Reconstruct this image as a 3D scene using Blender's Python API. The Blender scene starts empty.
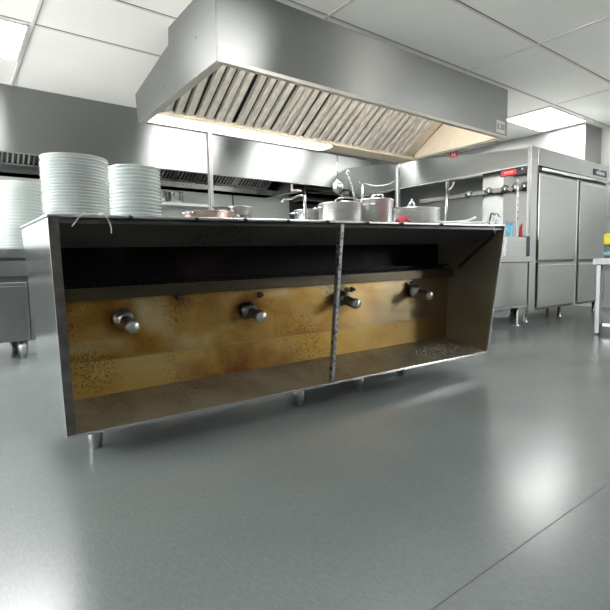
import bpy, bmesh, math, random
from mathutils import Vector, Matrix
random.seed(7)
PI = math.pi
SC = bpy.context.scene
COL = SC.collection

# ------------------------------------------------------------------ helpers
def tag(o, label=None, cat=None, group=None, kind=None):
    if label: o['label'] = label
    if cat: o['category'] = cat
    if group: o['group'] = group
    if kind: o['kind'] = kind
    return o

def thing(name, label, cat, loc=(0, 0, 0), group=None):
    o = bpy.data.objects.new(name, None)
    o.empty_display_size = 0.05
    COL.objects.link(o)
    o.location = loc
    return tag(o, label, cat, group)

def base_of(o):
    v = Vector((0, 0, 0))
    while o is not None:
        v += o.location
        o = o.parent
    return v

class MB:
    """collects shapes in world coordinates; build() links them as one mesh"""
    def __init__(self):
        self.v = []; self.f = []; self.s = []
    def add(self, vs, fs, smooth=False):
        n = len(self.v)
        self.v += [Vector(p) for p in vs]
        self.f += [tuple(i + n for i in f) for f in fs]
        self.s += [smooth] * len(fs)
        return self
    def box(self, x0, x1, y0, y1, z0, z1):
        vs = [(x, y, z) for z in (z0, z1) for y in (y0, y1) for x in (x0, x1)]
        return self.hexa(vs)
    def hexa(self, vs):
        # order: 000,100,010,110,001,101,011,111
        return self.add(vs, [(0, 2, 3, 1), (4, 5, 7, 6), (0, 1, 5, 4), (2, 6, 7, 3), (0, 4, 6, 2), (1, 3, 7, 5)])
    def lathe(self, prof, c=(0, 0, 0), n=32, axis=None, up=None):
        """prof: list of (r, h); spun around the axis (default z) through c"""
        A = Vector(axis).normalized() if axis else Vector((0, 0, 1))
        U = A.orthogonal().normalized(); W = A.cross(U)
        c = Vector(c); vs = []; fs = []
        for r, h in prof:
            for k in range(n):
                a = 2 * PI * k / n
                vs.append(c + A * h + (U * math.cos(a) + W * math.sin(a)) * max(r, 1e-5))
        m = len(prof)
        for i in range(m - 1):
            for k in range(n):
                k2 = (k + 1) % n
                fs.append((i * n + k, i * n + k2, (i + 1) * n + k2, (i + 1) * n + k))
        self.add(vs, fs, True)
        return self
    def cyl(self, p, q, r, n=16, r2=None):
        p = Vector(p); q = Vector(q); L = (q - p).length
        r2 = r if r2 is None else r2
        b = min(r, r2, L) * 0.12
        return self.lathe([(0, 0), (r - b, 0), (r, b), (r2, L - b), (r2 - b, L), (0, L)], p, n, q - p)
    def tube(self, pts, r, n=8, res=1):
        pts = [Vector(p) for p in pts]
        if res > 1:
            out = []
            P = [pts[0]] + pts + [pts[-1]]
            for i in range(1, len(P) - 2):
                for k in range(res):
                    t = k / res
                    a, b, c, d = P[i - 1], P[i], P[i + 1], P[i + 2]
                    out.append(0.5 * ((2 * b) + (c - a) * t + (2 * a - 5 * b + 4 * c - d) * t * t + (3 * b - a - 3 * c + d) * t ** 3))
            out.append(pts[-1]); pts = out
        vs = []; fs = []
        U = None
        for i, p in enumerate(pts):
            T = (pts[min(i + 1, len(pts) - 1)] - pts[max(i - 1, 0)]).normalized()
            if U is None: U = T.orthogonal().normalized()
            U = (U - T * U.dot(T)).normalized(); W = T.cross(U)
            for k in range(n):
                a = 2 * PI * k / n
                vs.append(p + (U * math.cos(a) + W * math.sin(a)) * r)
        for i in range(len(pts) - 1):
            for k in range(n):
                k2 = (k + 1) % n
                fs.append((i * n + k, i * n + k2, (i + 1) * n + k2, (i + 1) * n + k))
        fs.append(tuple(range(n - 1, -1, -1)))
        fs.append(tuple((len(pts) - 1) * n + k for k in range(n)))
        return self.add(vs, fs, True)
    def prism(self, poly, x0, x1):
        """poly of (y, z) swept along x"""
        n = len(poly)
        vs = [(x0, y, z) for y, z in poly] + [(x1, y, z) for y, z in poly]
        fs = [tuple(range(n)), tuple(range(2 * n - 1, n - 1, -1))]
        fs += [(i, i + n, (i + 1) % n + n, (i + 1) % n) for i in range(n)]
        return self.add(vs, fs)
    def build(self, name, m, parent=None, bevel=0.0, loc=None, seg=2, label=None):
        me = bpy.data.meshes.new(name)
        o = bpy.data.objects.new(name, me)
        COL.objects.link(o)
        if parent is not None: o.parent = parent
        if loc is not None: o.location = loc
        off = base_of(o)
        me.from_pydata([tuple(p - off) for p in self.v], [], self.f)
        for p, s in zip(me.polygons, self.s): p.use_smooth = s
        bm = bmesh.new(); bm.from_mesh(me)
        bmesh.ops.recalc_face_normals(bm, faces=bm.faces)
        bm.to_mesh(me); bm.free()
        me.materials.append(m)
        if bevel:
            b = o.modifiers.new('bevel', 'BEVEL'); b.width = bevel; b.segments = seg
            b.limit_method = 'ANGLE'; b.angle_limit = 0.6
        if label: o['label'] = label
        return o

def text(name, body, size, loc, rot, m, parent, depth=0.0015, sx=1.0):
    cu = bpy.data.curves.new(name, 'FONT'); cu.body = body; cu.size = size
    cu.extrude = depth; cu.align_x = 'CENTER'; cu.align_y = 'CENTER'
    tmp = bpy.data.objects.new('tmp', cu); COL.objects.link(tmp)
    bpy.context.view_layer.update()
    me = bpy.data.meshes.new_from_object(tmp.evaluated_get(bpy.context.evaluated_depsgraph_get()))
    bpy.data.objects.remove(tmp); bpy.data.curves.remove(cu)
    R = Matrix.Translation(loc) @ rot.to_4x4() @ Matrix.Diagonal((sx, 1, 1, 1))
    me.transform(R)
    me.materials.clear(); me.materials.append(m)
    me.name = name
    o = bpy.data.objects.new(name, me); COL.objects.link(o)
    o.parent = parent
    off = base_of(o)
    me.transform(Matrix.Translation(-off))
    return o

# ---------------------------------------------------------------- materials
def mat(name):
    m = bpy.data.materials.new(name); m.use_nodes = True
    nt = m.node_tree
    return m, nt, nt.nodes['Principled BSDF']

def N(nt, t, **kw):
    n = nt.nodes.new(t)
    for k, v in kw.items():
        if k.startswith('_'): setattr(n, k[1:], v)
        else: n.inputs[k.replace('__', ' ')].default_value = v
    return n

def ramp(nt, src, stops):
    r = nt.nodes.new('ShaderNodeValToRGB')
    e = r.color_ramp.elements
    while len(e) < len(stops): e.new(0.5)
    for el, (p, c) in zip(e, stops):
        el.position = p; el.color = (*c, 1)
    nt.links.new(src, r.inputs['Fac'])
    return r

def coords(nt, scale=(1, 1, 1), world=True):
    if world:
        c = nt.nodes.new('ShaderNodeNewGeometry').outputs['Position']
    else:
        c = nt.nodes.new('ShaderNodeTexCoord').outputs['Object']
    mp = nt.nodes.new('ShaderNodeMapping'); mp.inputs['Scale'].default_value = scale
    nt.links.new(c, mp.inputs['Vector'])
    return mp.outputs['Vector']

def steel(name, col=(0.62, 0.63, 0.62), rough=0.3, aniso=0.6, var=0.06, grain=(1.5, 1.5, 160), tangent=(0, 0, 1)):
    m, nt, p = mat(name)
    p.inputs['Metallic'].default_value = 1
    p.inputs['Anisotropic'].default_value = aniso
    t = N(nt, 'ShaderNodeCombineXYZ'); t.inputs[0].default_value, t.inputs[1].default_value, t.inputs[2].default_value = tangent
    if aniso: nt.links.new(t.outputs[0], p.inputs['Tangent'])
    n1 = N(nt, 'ShaderNodeTexNoise', Scale=1.0, Detail=3.0)
    nt.links.new(coords(nt, grain), n1.inputs['Vector'])
    n2 = N(nt, 'ShaderNodeTexNoise', Scale=2.2, Detail=3.0)
    nt.links.new(coords(nt), n2.inputs['Vector'])
    a = tuple(c * (1 - var) for c in col); b = tuple(min(1, c * (1 + var)) for c in col)
    r = ramp(nt, n1.outputs['Fac'], [(0.3, a), (0.7, b)])
    nt.links.new(r.outputs[0], p.inputs['Base Color'])
    mr = N(nt, 'ShaderNodeMapRange'); mr.inputs['To Min'].default_value = rough * 0.94; mr.inputs['To Max'].default_value = rough * 1.06
    nt.links.new(n2.outputs['Fac'], mr.inputs['Value']); nt.links.new(mr.outputs[0], p.inputs['Roughness'])
    return m

def plain(name, col, rough=0.5, metal=0.0, var=0.05, scale=8.0, bump=0.0, coat=0.0):
    m, nt, p = mat(name)
    p.inputs['Roughness'].default_value = rough; p.inputs['Metallic'].default_value = metal
    p.inputs['Coat Weight'].default_value = coat
    n = N(nt, 'ShaderNodeTexNoise', Scale=scale, Detail=4.0)
    nt.links.new(coords(nt), n.inputs['Vector'])
    r = ramp(nt, n.outputs['Fac'], [(0.3, tuple(c * (1 - var) for c in col)), (0.7, tuple(min(1, c * (1 + var)) for c in col))])
    nt.links.new(r.outputs[0], p.inputs['Base Color'])
    if bump:
        b = N(nt, 'ShaderNodeBump', Strength=bump, Distance=0.01)
        nt.links.new(n.outputs['Fac'], b.inputs['Height']); nt.links.new(b.outputs[0], p.inputs['Normal'])
    return m

def emit(name, col, s):
    m, nt, p = mat(name)
    p.inputs['Base Color'].default_value = (*[c * .4 for c in col], 1)
    p.inputs['Emission Color'].default_value = (*col, 1); p.inputs['Emission Strength'].default_value = s
    return m

M = {}
M['steel'] = steel('brushed_steel', (0.40, 0.405, 0.40), 0.26, 0.75)
M['steel_hood'] = steel('hood_steel', (0.29, 0.295, 0.287), 0.36, 0.95, 0.03)
M['steel_canopy'] = steel('canopy_steel', (0.32, 0.33, 0.322), 0.36, 0.95, 0.03)
M['steel_shade'] = steel('matt_sheet_steel', (0.24, 0.235, 0.23), 0.35, 0.6, 0.03)  # darker steel copy, shade put into the colour of over-bright parts
M['steel_wall'] = steel('wall_steel', (0.48, 0.495, 0.485), 0.30, 0.8, 0.03)
M['steel_fridge'] = steel('fridge_steel', (0.36, 0.37, 0.36), 0.20, 0.6, 0.05)
M['steel_plain'] = steel('satin_steel', (0.6, 0.6, 0.59), 0.3, 0.0, 0.05)
M['steel_bright'] = steel('polished_steel', (0.72, 0.72, 0.71), 0.18, 0.0, 0.04)
M['steel_pot'] = steel('pot_aluminium', (0.62, 0.62, 0.61), 0.33, 0.0, 0.10, (14, 14, 120))
M['steel_dark'] = steel('dark_steel', (0.20, 0.20, 0.20), 0.4, 0.0, 0.1)
M['steel_end'] = steel('end_panel_steel', (0.80, 0.81, 0.84), 0.17, 0.3, 0.05)
M['black'] = plain('black_void', (0.012, 0.012, 0.013), 0.6)
M['black_gloss'] = plain('black_plastic', (0.015, 0.015, 0.02), 0.3)
M['white'] = plain('white_china', (0.78, 0.82, 0.80), 0.16, 0, 0.015, 4, 0, 0.3)
M['ceiling'] = plain('ceiling_tile', (0.80, 0.80, 0.775), 0.9, 0, 0.02, 2.0)
M['tbar'] = plain('ceiling_bar', (0.62, 0.61, 0.58), 0.6, 0, 0.02)
M['groove'] = plain('ceiling_groove', (0.16, 0.15, 0.14), 0.8, 0, 0.02)
M['wall_white'] = plain('white_wall', (0.78, 0.79, 0.77), 0.7, 0, 0.02, 3)
M['soffit'] = plain('soffit_sheet', (0.34, 0.35, 0.335), 0.42, 0.75, 0.03, 3)
M['splash'] = plain('splashback_sheet', (0.60, 0.63, 0.60), 0.4, 0.35, 0.03, 3)
M['wall_grey'] = plain('grey_wall', (0.22, 0.225, 0.23), 0.7, 0, 0.02, 3)
M['red'] = plain('red_plastic', (0.55, 0.02, 0.03), 0.4)
M['redcloth'] = plain('red_cloth', (0.45, 0.05, 0.06), 0.9, 0, 0.2, 60, 0.5)
M['letter_white'] = plain('letter_white', (0.85, 0.85, 0.85), 0.5)
M['letter_dark'] = plain('letter_dark', (0.03, 0.035, 0.05), 0.5)
M['blue_bag'] = plain('blue_bag', (0.07, 0.30, 0.62), 0.45, 0, 0.5, 25, 0.6)
M['lilac_bag'] = plain('lilac_bag', (0.35, 0.42, 0.72), 0.45, 0, 0.3, 25, 0.6)
M['cyan_bag'] = plain('cyan_bag', (0.15, 0.55, 0.72), 0.45, 0, 0.4, 25, 0.6)
M['yellow'] = plain('yellow_plastic', (0.85, 0.70, 0.02), 0.45)
M['green_dark'] = plain('dark_green_plastic', (0.02, 0.10, 0.08), 0.4)
M['teal'] = plain('teal_plastic', (0.25, 0.45, 0.42), 0.4)
M['white_plastic'] = plain('white_plastic', (0.80, 0.80, 0.79), 0.4)
M['copper'] = steel('worn_copper', (0.58, 0.45, 0.41), 0.3, 0.0, 0.12, (20, 20, 60))
M['panel_light'] = emit('ceiling_panel_glow', (1.0, 1.0, 0.985), 15.0)
M['hood_light'] = emit('hood_lamp_glow', (1.0, 0.95, 0.87), 20.0)  # glow of the added fill lamp behind the hood front
M['hood_light_low'] = emit('hood_strip_glow', (1.0, 0.97, 0.91), 4.5)
M['display_red'] = emit('red_display', (1.0, 0.03, 0.04), 0.9)
M['filter'] = plain('filter_steel', (0.82, 0.77, 0.69), 0.45, 0.2, 0.14, 14)
M['filter_dark'] = plain('filter_gap', (0.07, 0.06, 0.05), 0.6)
M['hood_inside'] = plain('hood_inside_steel', (0.74, 0.65, 0.52), 0.5, 0.25, 0.05, 30)
M['lip_steel'] = plain('dull_lip_steel', (0.52, 0.49, 0.43), 0.45, 0.4, 0.06, 12)
M['crumb'] = plain('salt_white', (0.85, 0.85, 0.83), 0.6)

# floor: glossy grey-green vinyl with fine directional grain
def floor_mat():
    m, nt, p = mat('vinyl_floor')
    n = N(nt, 'ShaderNodeTexNoise', Scale=1.0, Detail=6.0, Roughness=0.65)
    nt.links.new(coords(nt, (150, 45, 1)), n.inputs['Vector'])
    n2 = N(nt, 'ShaderNodeTexNoise', Scale=1.3, Detail=4.0)
    nt.links.new(coords(nt), n2.inputs['Vector'])
    r1 = ramp(nt, n.outputs['Fac'], [(0.25, (0.138, 0.157, 0.152)), (0.5, (0.162, 0.181, 0.175)), (0.75, (0.188, 0.207, 0.201))])
    r2 = ramp(nt, n2.outputs['Fac'], [(0.3, (0.88, 0.88, 0.88)), (0.7, (1.08, 1.08, 1.08))])
    mx = N(nt, 'ShaderNodeMix', _data_type='RGBA', _blend_type='MULTIPLY'); mx.inputs[0].default_value = 1
    nt.links.new(r1.outputs[0], mx.inputs[6]); nt.links.new(r2.outputs[0], mx.inputs[7])
    nt.links.new(mx.outputs[2], p.inputs['Base Color'])
    mr = N(nt, 'ShaderNodeMapRange'); mr.inputs['To Min'].default_value = 0.21; mr.inputs['To Max'].default_value = 0.28
    nt.links.new(n.outputs['Fac'], mr.inputs['Value']); nt.links.new(mr.outputs[0], p.inputs['Roughness'])
    p.inputs['IOR'].default_value = 1.72
    b = N(nt, 'ShaderNodeBump', Strength=0.03, Distance=0.002)
    nt.links.new(n.outputs['Fac'], b.inputs['Height']); nt.links.new(b.outputs[0], p.inputs['Normal'])
    return m
M['floor'] = floor_mat()
M['seam'] = plain('floor_seam', (0.10, 0.112, 0.108), 0.4)

# heat-stained steel: golden / brown blotches over metal
def stained(name, stops, rough=0.33, scale=2.6, fine=110.0, metal=0.85, freck=(0.09, 0.045, 0.012), rings=(), spec=0.5, fade=None):
    m, nt, p = mat(name)
    p.inputs['Specular IOR Level'].default_value = spec
    p.inputs['Metallic'].default_value = metal
    n = N(nt, 'ShaderNodeTexNoise', Scale=scale, Detail=5.0, Roughness=0.55, Distortion=0.6)
    nt.links.new(coords(nt, (1, 1, 1.3)), n.inputs['Vector'])
    r = ramp(nt, n.outputs['Fac'], stops)
    n2 = N(nt, 'ShaderNodeTexNoise', Scale=fine, Detail=3.0)
    nt.links.new(coords(nt), n2.inputs['Vector'])
    n3 = N(nt, 'ShaderNodeTexNoise', Scale=3.4, Detail=2.0)
    nt.links.new(coords(nt, (1, 1, 1)), n3.inputs['Vector'])
    # freckles of burnt grease only inside some patches
    f1 = ramp(nt, n2.outputs['Fac'], [(0.50, (0, 0, 0)), (0.60, (1, 1, 1))])
    f2 = ramp(nt, n3.outputs['Fac'], [(0.50, (0, 0, 0)), (0.62, (0.6, 0.6, 0.6))])
    mu = N(nt, 'ShaderNodeMath', _operation='MULTIPLY')
    nt.links.new(f1.outputs[0], mu.inputs[0]); nt.links.new(f2.outputs[0], mu.inputs[1])
    mx = N(nt, 'ShaderNodeMix', _data_type='RGBA', _blend_type='MIX')
    nt.links.new(mu.outputs[0], mx.inputs[0]); nt.links.new(r.outputs[0], mx.inputs[6]); mx.inputs[7].default_value = (*freck, 1)
    out = mx.outputs[2]
    geo = nt.nodes.new('ShaderNodeNewGeometry')
    nz = N(nt, 'ShaderNodeTexNoise', Scale=14.0, Detail=4.0); nt.links.new(geo.outputs['Position'], nz.inputs['Vector'])
    if fade:                                  # the colour mixes to a duller tone towards the right end
        sx_ = nt.nodes.new('ShaderNodeSeparateXYZ'); nt.links.new(geo.outputs['Position'], sx_.inputs[0])
        nf = N(nt, 'ShaderNodeTexNoise', Scale=3.0, Detail=3.0); nt.links.new(geo.outputs['Position'], nf.inputs['Vector'])
        ad = N(nt, 'ShaderNodeMath', _operation='MULTIPLY_ADD'); nt.links.new(nf.outputs['Fac'], ad.inputs[0]); ad.inputs[1].default_value = .8; nt.links.new(sx_.outputs[0], ad.inputs[2])
        k = N(nt, 'ShaderNodeMapRange'); k.inputs['From Min'].default_value = fade[0] + .4; k.inputs['From Max'].default_value = fade[1] + .4; k.inputs['To Max'].default_value = fade[3]
        nt.links.new(ad.outputs[0], k.inputs['Value'])
        m2 = N(nt, 'ShaderNodeMix', _data_type='RGBA', _blend_type='MIX'); nt.links.new(k.outputs[0], m2.inputs[0]); nt.links.new(out, m2.inputs[6]); m2.inputs[7].default_value = (*fade[2], 1)
        out = m2.outputs[2]
    for c, rad, colr, amt in rings:          # burnt rings where the fittings pass through
        d = N(nt, 'ShaderNodeVectorMath', _operation='DISTANCE'); nt.links.new(geo.outputs['Position'], d.inputs[0]); d.inputs[1].default_value = c
        ad = N(nt, 'ShaderNodeMath', _operation='MULTIPLY_ADD'); nt.links.new(nz.outputs['Fac'], ad.inputs[0]); ad.inputs[1].default_value = rad * 1.1; nt.links.new(d.outputs['Value'], ad.inputs[2])
        k = N(nt, 'ShaderNodeMapRange'); k.inputs['From Min'].default_value = rad * .75; k.inputs['From Max'].default_value = rad * 1.7; k.inputs['To Min'].default_value = amt; k.inputs['To Max'].default_value = 0
        nt.links.new(ad.outputs[0], k.inputs['Value'])
        m2 = N(nt, 'ShaderNodeMix', _data_type='RGBA', _blend_type='MIX'); nt.links.new(k.outputs[0], m2.inputs[0]); nt.links.new(out, m2.inputs[6]); m2.inputs[7].default_value = (*colr, 1)
        out = m2.outputs[2]
    nt.links.new(out, p.inputs['Base Color'])
    mr = N(nt, 'ShaderNodeMapRange'); mr.inputs['To Min'].default_value = rough; mr.inputs['To Max'].default_value = rough + 0.25
    nt.links.new(mu.outputs[0], mr.inputs['Value']); nt.links.new(mr.outputs[0], p.inputs['Roughness'])
    return m
M['gold'] = stained('heat_stained_steel', [(0.28, (0.17, 0.066, 0.012)), (0.38, (0.34, 0.17, 0.032)), (0.48, (0.43, 0.26, 0.075)), (0.58, (0.49, 0.365, 0.165)), (0.70, (0.56, 0.48, 0.32))],
    rings=[((.60, 2.12, .48), .09, (.06, .03, .01), .8), ((1.22, 2.12, .48), .10, (.07, .03, .01), .85), ((1.86, 2.12, .50), .11, (.03, .022, .015), .9), ((2.52, 2.12, .51), .09, (.05, .03, .015), .8),
           ((.87, 2.12, .565), .07, (.10, .025, .006), .8), ((1.02, 2.12, .54), .12, (.17, .06, .012), .5), ((2.52, 2.12, .36), .05, (.07, .045, .02), .8)], fade=(1.75, 2.35, (.24, .19, .115), .85))
M['gold_low'] = stained('heat_stained_lower', [(0.28, (0.40, 0.21, 0.036)), (0.5, (0.55, 0.34, 0.09)), (0.7, (0.60, 0.45, 0.19))], 0.35, 2.0,
    rings=[((1.15, 2.13, .16), .20, (.15, .035, .014), .75), ((.93, 2.13, .16), .14, (.17, .05, .014), .65), ((1.42, 2.13, .15), .17, (.12, .035, .014), .65)], fade=(1.8, 2.6, (.26, .175, .08), .8))
M['tray'] = stained('dirty_tray', [(0.25, (0.19, 0.15, 0.098)), (0.5, (0.29, 0.25, 0.18)), (0.72, (0.38, 0.34, 0.27))], 0.38, 4.0, 90.0, 0.35, (0.11, 0.085, 0.055))
M['inner_dark'] = stained('sooty_steel', [(0.3, (0.060, 0.062, 0.063)), (0.7, (0.085, 0.087, 0.087))], 0.4, 3.0, 60.0, 0.5, (0.03, 0.028, 0.026))  # shade under the worktop put into the dark base colour
M['inner_burnt'] = stained('burnt_steel', [(0.35, (0.003, 0.003, 0.004)), (0.55, (0.006, 0.004, 0.006)), (0.72, (0.035, 0.014, 0.016))], 0.45, 3.0, 60.0, 0.1, (0.012, 0.008, 0.008), (), 0.12)  # near-black base carries the shade of the recess
M['lip'] = stained('brown_lip', [(0.3, (0.05, 0.04, 0.022)), (0.7, (0.085, 0.068, 0.04))], 0.35, 2.0, 60, 0.7, (0.05, 0.035, 0.02))
M['inner_side'] = stained('side_stained', [(0.3, (0.26, 0.205, 0.125)), (0.5, (0.32, 0.27, 0.19)), (0.7, (0.34, 0.305, 0.245))], 0.32, 1.6, 60, 0.5, (0.24, 0.195, 0.125))
def soot_edge():
    m, nt, p = mat('soot_flecked_edge')
    p.inputs['Metallic'].default_value = 0.9
    n = N(nt, 'ShaderNodeTexNoise', Scale=60.0, Detail=3.0)
    nt.links.new(coords(nt), n.inputs['Vector'])
    r = ramp(nt, n.outputs['Fac'], [(0.36, (0.08, 0.08, 0.08)), (0.48, (0.40, 0.40, 0.39)), (0.75, (0.55, 0.55, 0.54))])
    nt.links.new(r.outputs[0], p.inputs['Base Color']); p.inputs['Roughness'].default_value = 0.4
    return m
M['edge'] = soot_edge()
M['edge_dark'] = plain('end_panel_edge', (0.16, 0.15, 0.14), 0.45, 0.8, 0.3, 20)

# ------------------------------------------------------------------ camera
Mx = ((0.7975136270548252, 0.06538249939871853, 0.5997475664262705),
      (-0.6030130095356151, 0.05567977364704132, 0.795785821146252),
      (-0.018636657228624925, 0.9963056215735163, -0.0838318759682254))
cam = bpy.data.cameras.new('camera'); co = bpy.data.objects.new('camera', cam); COL.objects.link(co)
rot = Matrix(((Mx[0][0], Mx[0][1], -Mx[0][2]), (Mx[1][0], Mx[1][1], -Mx[1][2]), (Mx[2][0], Mx[2][1], -Mx[2][2])))
co.matrix_world = Matrix.Translation((0, 0, 0.70)) @ rot.to_4x4()
cam.sensor_width = 36.0; cam.lens = 472.0 / 610.0 * 36.0; cam.clip_start = 0.02
SC.camera = co

# ------------------------------------------------------------------ setting
CZ = 2.60
X0, X1, Y0, Y1 = -3.2, 7.72, -3.6, 6.6
fl = MB().box(X0 - .1, X1 + .1, Y0, Y1 + .1, -0.06, 0).build('floor', M['floor']); tag(fl, kind='structure')
sm = MB().box(X0, X1, 0.5715, 0.5745, -0.002, 0.0006)
sm.box(X0, X1, -1.43, -1.4255, -0.002, 0.0006)
s_ = sm.build('floor_seam', M['seam'], fl); tag(s_, kind='structure')
ce = MB().box(X0 - .1, X1 + .1, Y0, Y1 + .1, CZ, CZ + 0.06).build('ceiling', M['ceiling']); tag(ce, kind='structure')
g = MB(); gr = MB()
gx = [-2.95, -1.15, .65, 2.455, 4.27, 6.05]
gy = [-3.4, -2.7, -2.0, -1.3, -.6, .1, .8, 1.5, 2.2, 2.9, 3.6, 4.3]
for x in gx: g.box(x - .012, x + .012, Y0, 5.8, CZ - .006, CZ + .001); gr.box(x + .012, x + .017, Y0, 5.8, CZ - .003, CZ + .001)
for y in gy: g.box(X0, X1, y - .010, y + .010, CZ - .0055, CZ + .001); gr.box(X0, X1, y - .017, y - .010, CZ - .003, CZ + .001)
o = g.build('ceiling_grid', M['tbar'], ce); tag(o, kind='structure')
o = gr.build('grid_shadow_gap', M['groove'], ce); tag(o, kind='structure')
o = MB().box(X0 - .1, X1 + .1, Y1, Y1 + .1, 0, CZ).build('wall_back', M['steel_wall']); tag(o, kind='structure')
wr = MB().box(X1, X1 + .1, Y0, Y1, 0, .95)  # its window opening is out of view, added to light the right half
wr.box(X1, X1 + .1, Y0, Y1, 2.45, CZ); wr.box(X1, X1 + .1, -2.2, Y1, .95, 2.45); wr.box(X1, X1 + .1, Y0, -3.0, .95, 2.45); 
o = wr.build('wall_right', M['wall_white']); tag(o, kind='structure')
o = MB().box(X0 - .1, X1 + .1, Y0 - .1, Y0, 0, CZ).build('wall_front', M['wall_grey']); tag(o, kind='structure')
o = MB().box(7.2, X1, 3.0, Y1, 1.98, CZ).build('trim_1', M['soffit'], bevel=.004); tag(o, 'stainless steel boxed soffit above the upright refrigerator', kind='structure')

wl = MB().box(X0 - .1, X0, Y0, Y1, 0, .95)
wl.box(X0 - .1, X0, Y0, 1.4, .95, 2.45)
for y in (1.5, 3.9, 6.3): wl.box(X0 - .1, X0, y - .15, y + .15, .95, 2.45)
wl.box(X0 - .1, X0, Y0, Y1, 2.45, CZ)
o = wl.build('wall_left', M['wall_white']); tag(o, kind='structure')
# ceiling lights
def light(x0, x1, y0, y1, label, group):
    t = thing('ceiling_light', label, 'ceiling light', ((x0 + x1) / 2, (y0 + y1) / 2, CZ), group)
    f = MB(); w = .018
    f.box(x0, x1, y0, y0 + w, CZ - .012, CZ); f.box(x0, x1, y1 - w, y1, CZ - .012, CZ)
    f.box(x0, x0 + w, y0 + w, y1 - w, CZ - .012, CZ); f.box(x1 - w, x1, y0 + w, y1 - w, CZ - .012, CZ)
    f.build('frame', M['tbar'], t)
    MB().box(x0 + w, x1 - w, y0 + w, y1 - w, CZ - .008, CZ - .001).build('diffuser', M['panel_light'], t)
light(6.07, 7.10, 2.94, 3.58, 'square white panel light in the ceiling beyond the right end of the hood', 'ceiling panel lights')
light(-.45, .635, 4.33, 5.10, 'square white panel light in the ceiling left of the hood', 'ceiling panel lights')
for x, y in ((2.3, 4.75), (3.9, 4.75), (5.5, 4.3)): light(x, x + 1.05, y, y + .6, 'white panel light in the ceiling behind the hood', 'ceiling panel lights behind the hood')  # hidden panels, added to brighten the back and light from behind
light(1.85, 2.50, 1.54, 2.16, 'white panel light in the ceiling close before the left half of the hood', 'ceiling panel lights over the open floor')  # out of view, added for a bright patch on the hood front
for x, y in ((6.07, .14), (6.07, -.56)):
    light(x, x + 1.05, y, y + .66, 'white panel light in the ceiling over the open floor before the hood', 'ceiling panel lights over the open floor')

# ------------------------------------------------ cooking counter (open front)
CF = {'000': (.297, 1.80, .107), '100': (2.875, 1.78, .090), '010': (.290, 2.22, .104), '110': (2.86, 2.26, .10),
      '001': (.276, 1.78, .876), '101': (3.018, 1.75, .934), '011': (.266, 2.37, .879), '111': (3.02, 2.40, .937)}
CF = {k: Vector(v) for k, v in CF.items()}
def BX(u, v, w):
    p = Vector((0, 0, 0))
    for k, c in CF.items():
        p += c * (u if k[0] == '1' else 1 - u) * (v if k[1] == '1' else 1 - v) * (w if k[2] == '1' else 1 - w)
    return p
def slab(mb, u0, u1, v0, v1, w0, w1):
    return mb.hexa([BX(u, v, w) for w in (w0, w1) for v in (v0, v1) for u in (u0, u1)])
def YZ(mb, u0, u1, poly):
    """poly of (v, w) swept along u"""
    n = len(poly)
    vs = [BX(u0, v, w) for v, w in poly] + [BX(u1, v, w) for v, w in poly]
    fs = [tuple(range(n)), tuple(range(2 * n - 1, n - 1, -1))]
    fs += [(i, i + n, (i + 1) % n + n, (i + 1) % n) for i in range(n)]
    return mb.add(vs, fs)
E_ = .0055
TOP = lambda x: .8895 + (x - .276) * .0213      # surface of the worktop at x
rg = thing('cooking_counter', 'long stainless cooking counter with its open front showing a golden heat-stained inside', 'counter', (1.6, 2.1, 0))
mb = MB(); slab(mb, 0, E_, 0, 1, 0, 1); ep = mb.build('end_panel', M['steel_end'], rg, .0015)
mb = MB(); slab(mb, 0.0, E_ * 2.1, -.012, 0.0, 0.0, 1.0); mb.build('front_flange', M['edge_dark'], ep)
mb = MB(); slab(mb, 1 - E_, 1, 0, 1, 0, 1); ep2 = mb.build('end_panel', M['inner_side'], rg, .0015)
mb = MB(); slab(mb, 1 - E_ * 1.0, 1.0004, -.014, 0.0, 0.0, 1.0); mb.build('front_flange', M['steel'], ep2)
# worktop with a rolled front edge
mb = MB(); slab(mb, -.001, 1.001, -.012, 1.0, 1.0, 1.015); wt = mb.build('worktop', M['steel_plain'], rg, .004, seg=3)
for x in (.545, .80, 1.02, 1.24, 1.47, 1.73, 1.99, 2.33):
    u = (x - .276) / 2.742
    MB().cyl(BX(u, -.035, 1.002), BX(u, .01, 1.012), .007, 10).build('clip', M['black_gloss'], wt)
# floor tray (slopes up to the back), bottom edge strip
mb = MB(); YZ(mb, E_, 1 - E_, [(0, .0), (.0, .012), (.70, .085), (.70, .0)]); tr = mb.build('bottom_tray', M['tray'], rg)
mb = MB(); slab(mb, 0, 1, -.014, 0.0, 0, .014); mb.build('front_lip', M['steel_bright'], tr, .001)
# back panels
mb = MB(); YZ(mb, E_, 1 - E_, [(.66, .265), (.70, .265), (.70, .62), (.66, .62)]); bp = mb.build('back_panel', M['gold'], rg)
mb = MB(); YZ(mb, E_, 1 - E_, [(.665, .05), (.705, .05), (.70, .265), (.66, .265)]); bl = mb.build('lower_back_panel', M['gold_low'], rg)
mb = MB(); YZ(mb, E_, 1 - E_, [(.656, .263), (.66, .263), (.66, .2665), (.656, .2665)]); mb.build('fold', M['tray'], bl)
# burner ledge
mb = MB(); YZ(mb, E_, 1 - E_, [(.585, .60), (.70, .60), (.70, .665), (.585, .665)]); lg = mb.build('burner_ledge', M['lip'], rg)
mb = MB(); YZ(mb, E_, 1 - E_, [(.62, .665), (.86, .665), (.86, .672), (.62, .672)]); mb.build('ledge_top', M['inner_burnt'], lg)
# slotted rail on ledge
mb = MB()
for k in range(96):
    u = .02 + k * .01
    slab(mb, u, u + .0055, .66, .67, .672, .695)
slab(mb, E_, 1 - E_, .66, .67, .695, .708)
mb.build('slotted_rail', M['inner_burnt'], rg)
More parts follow.
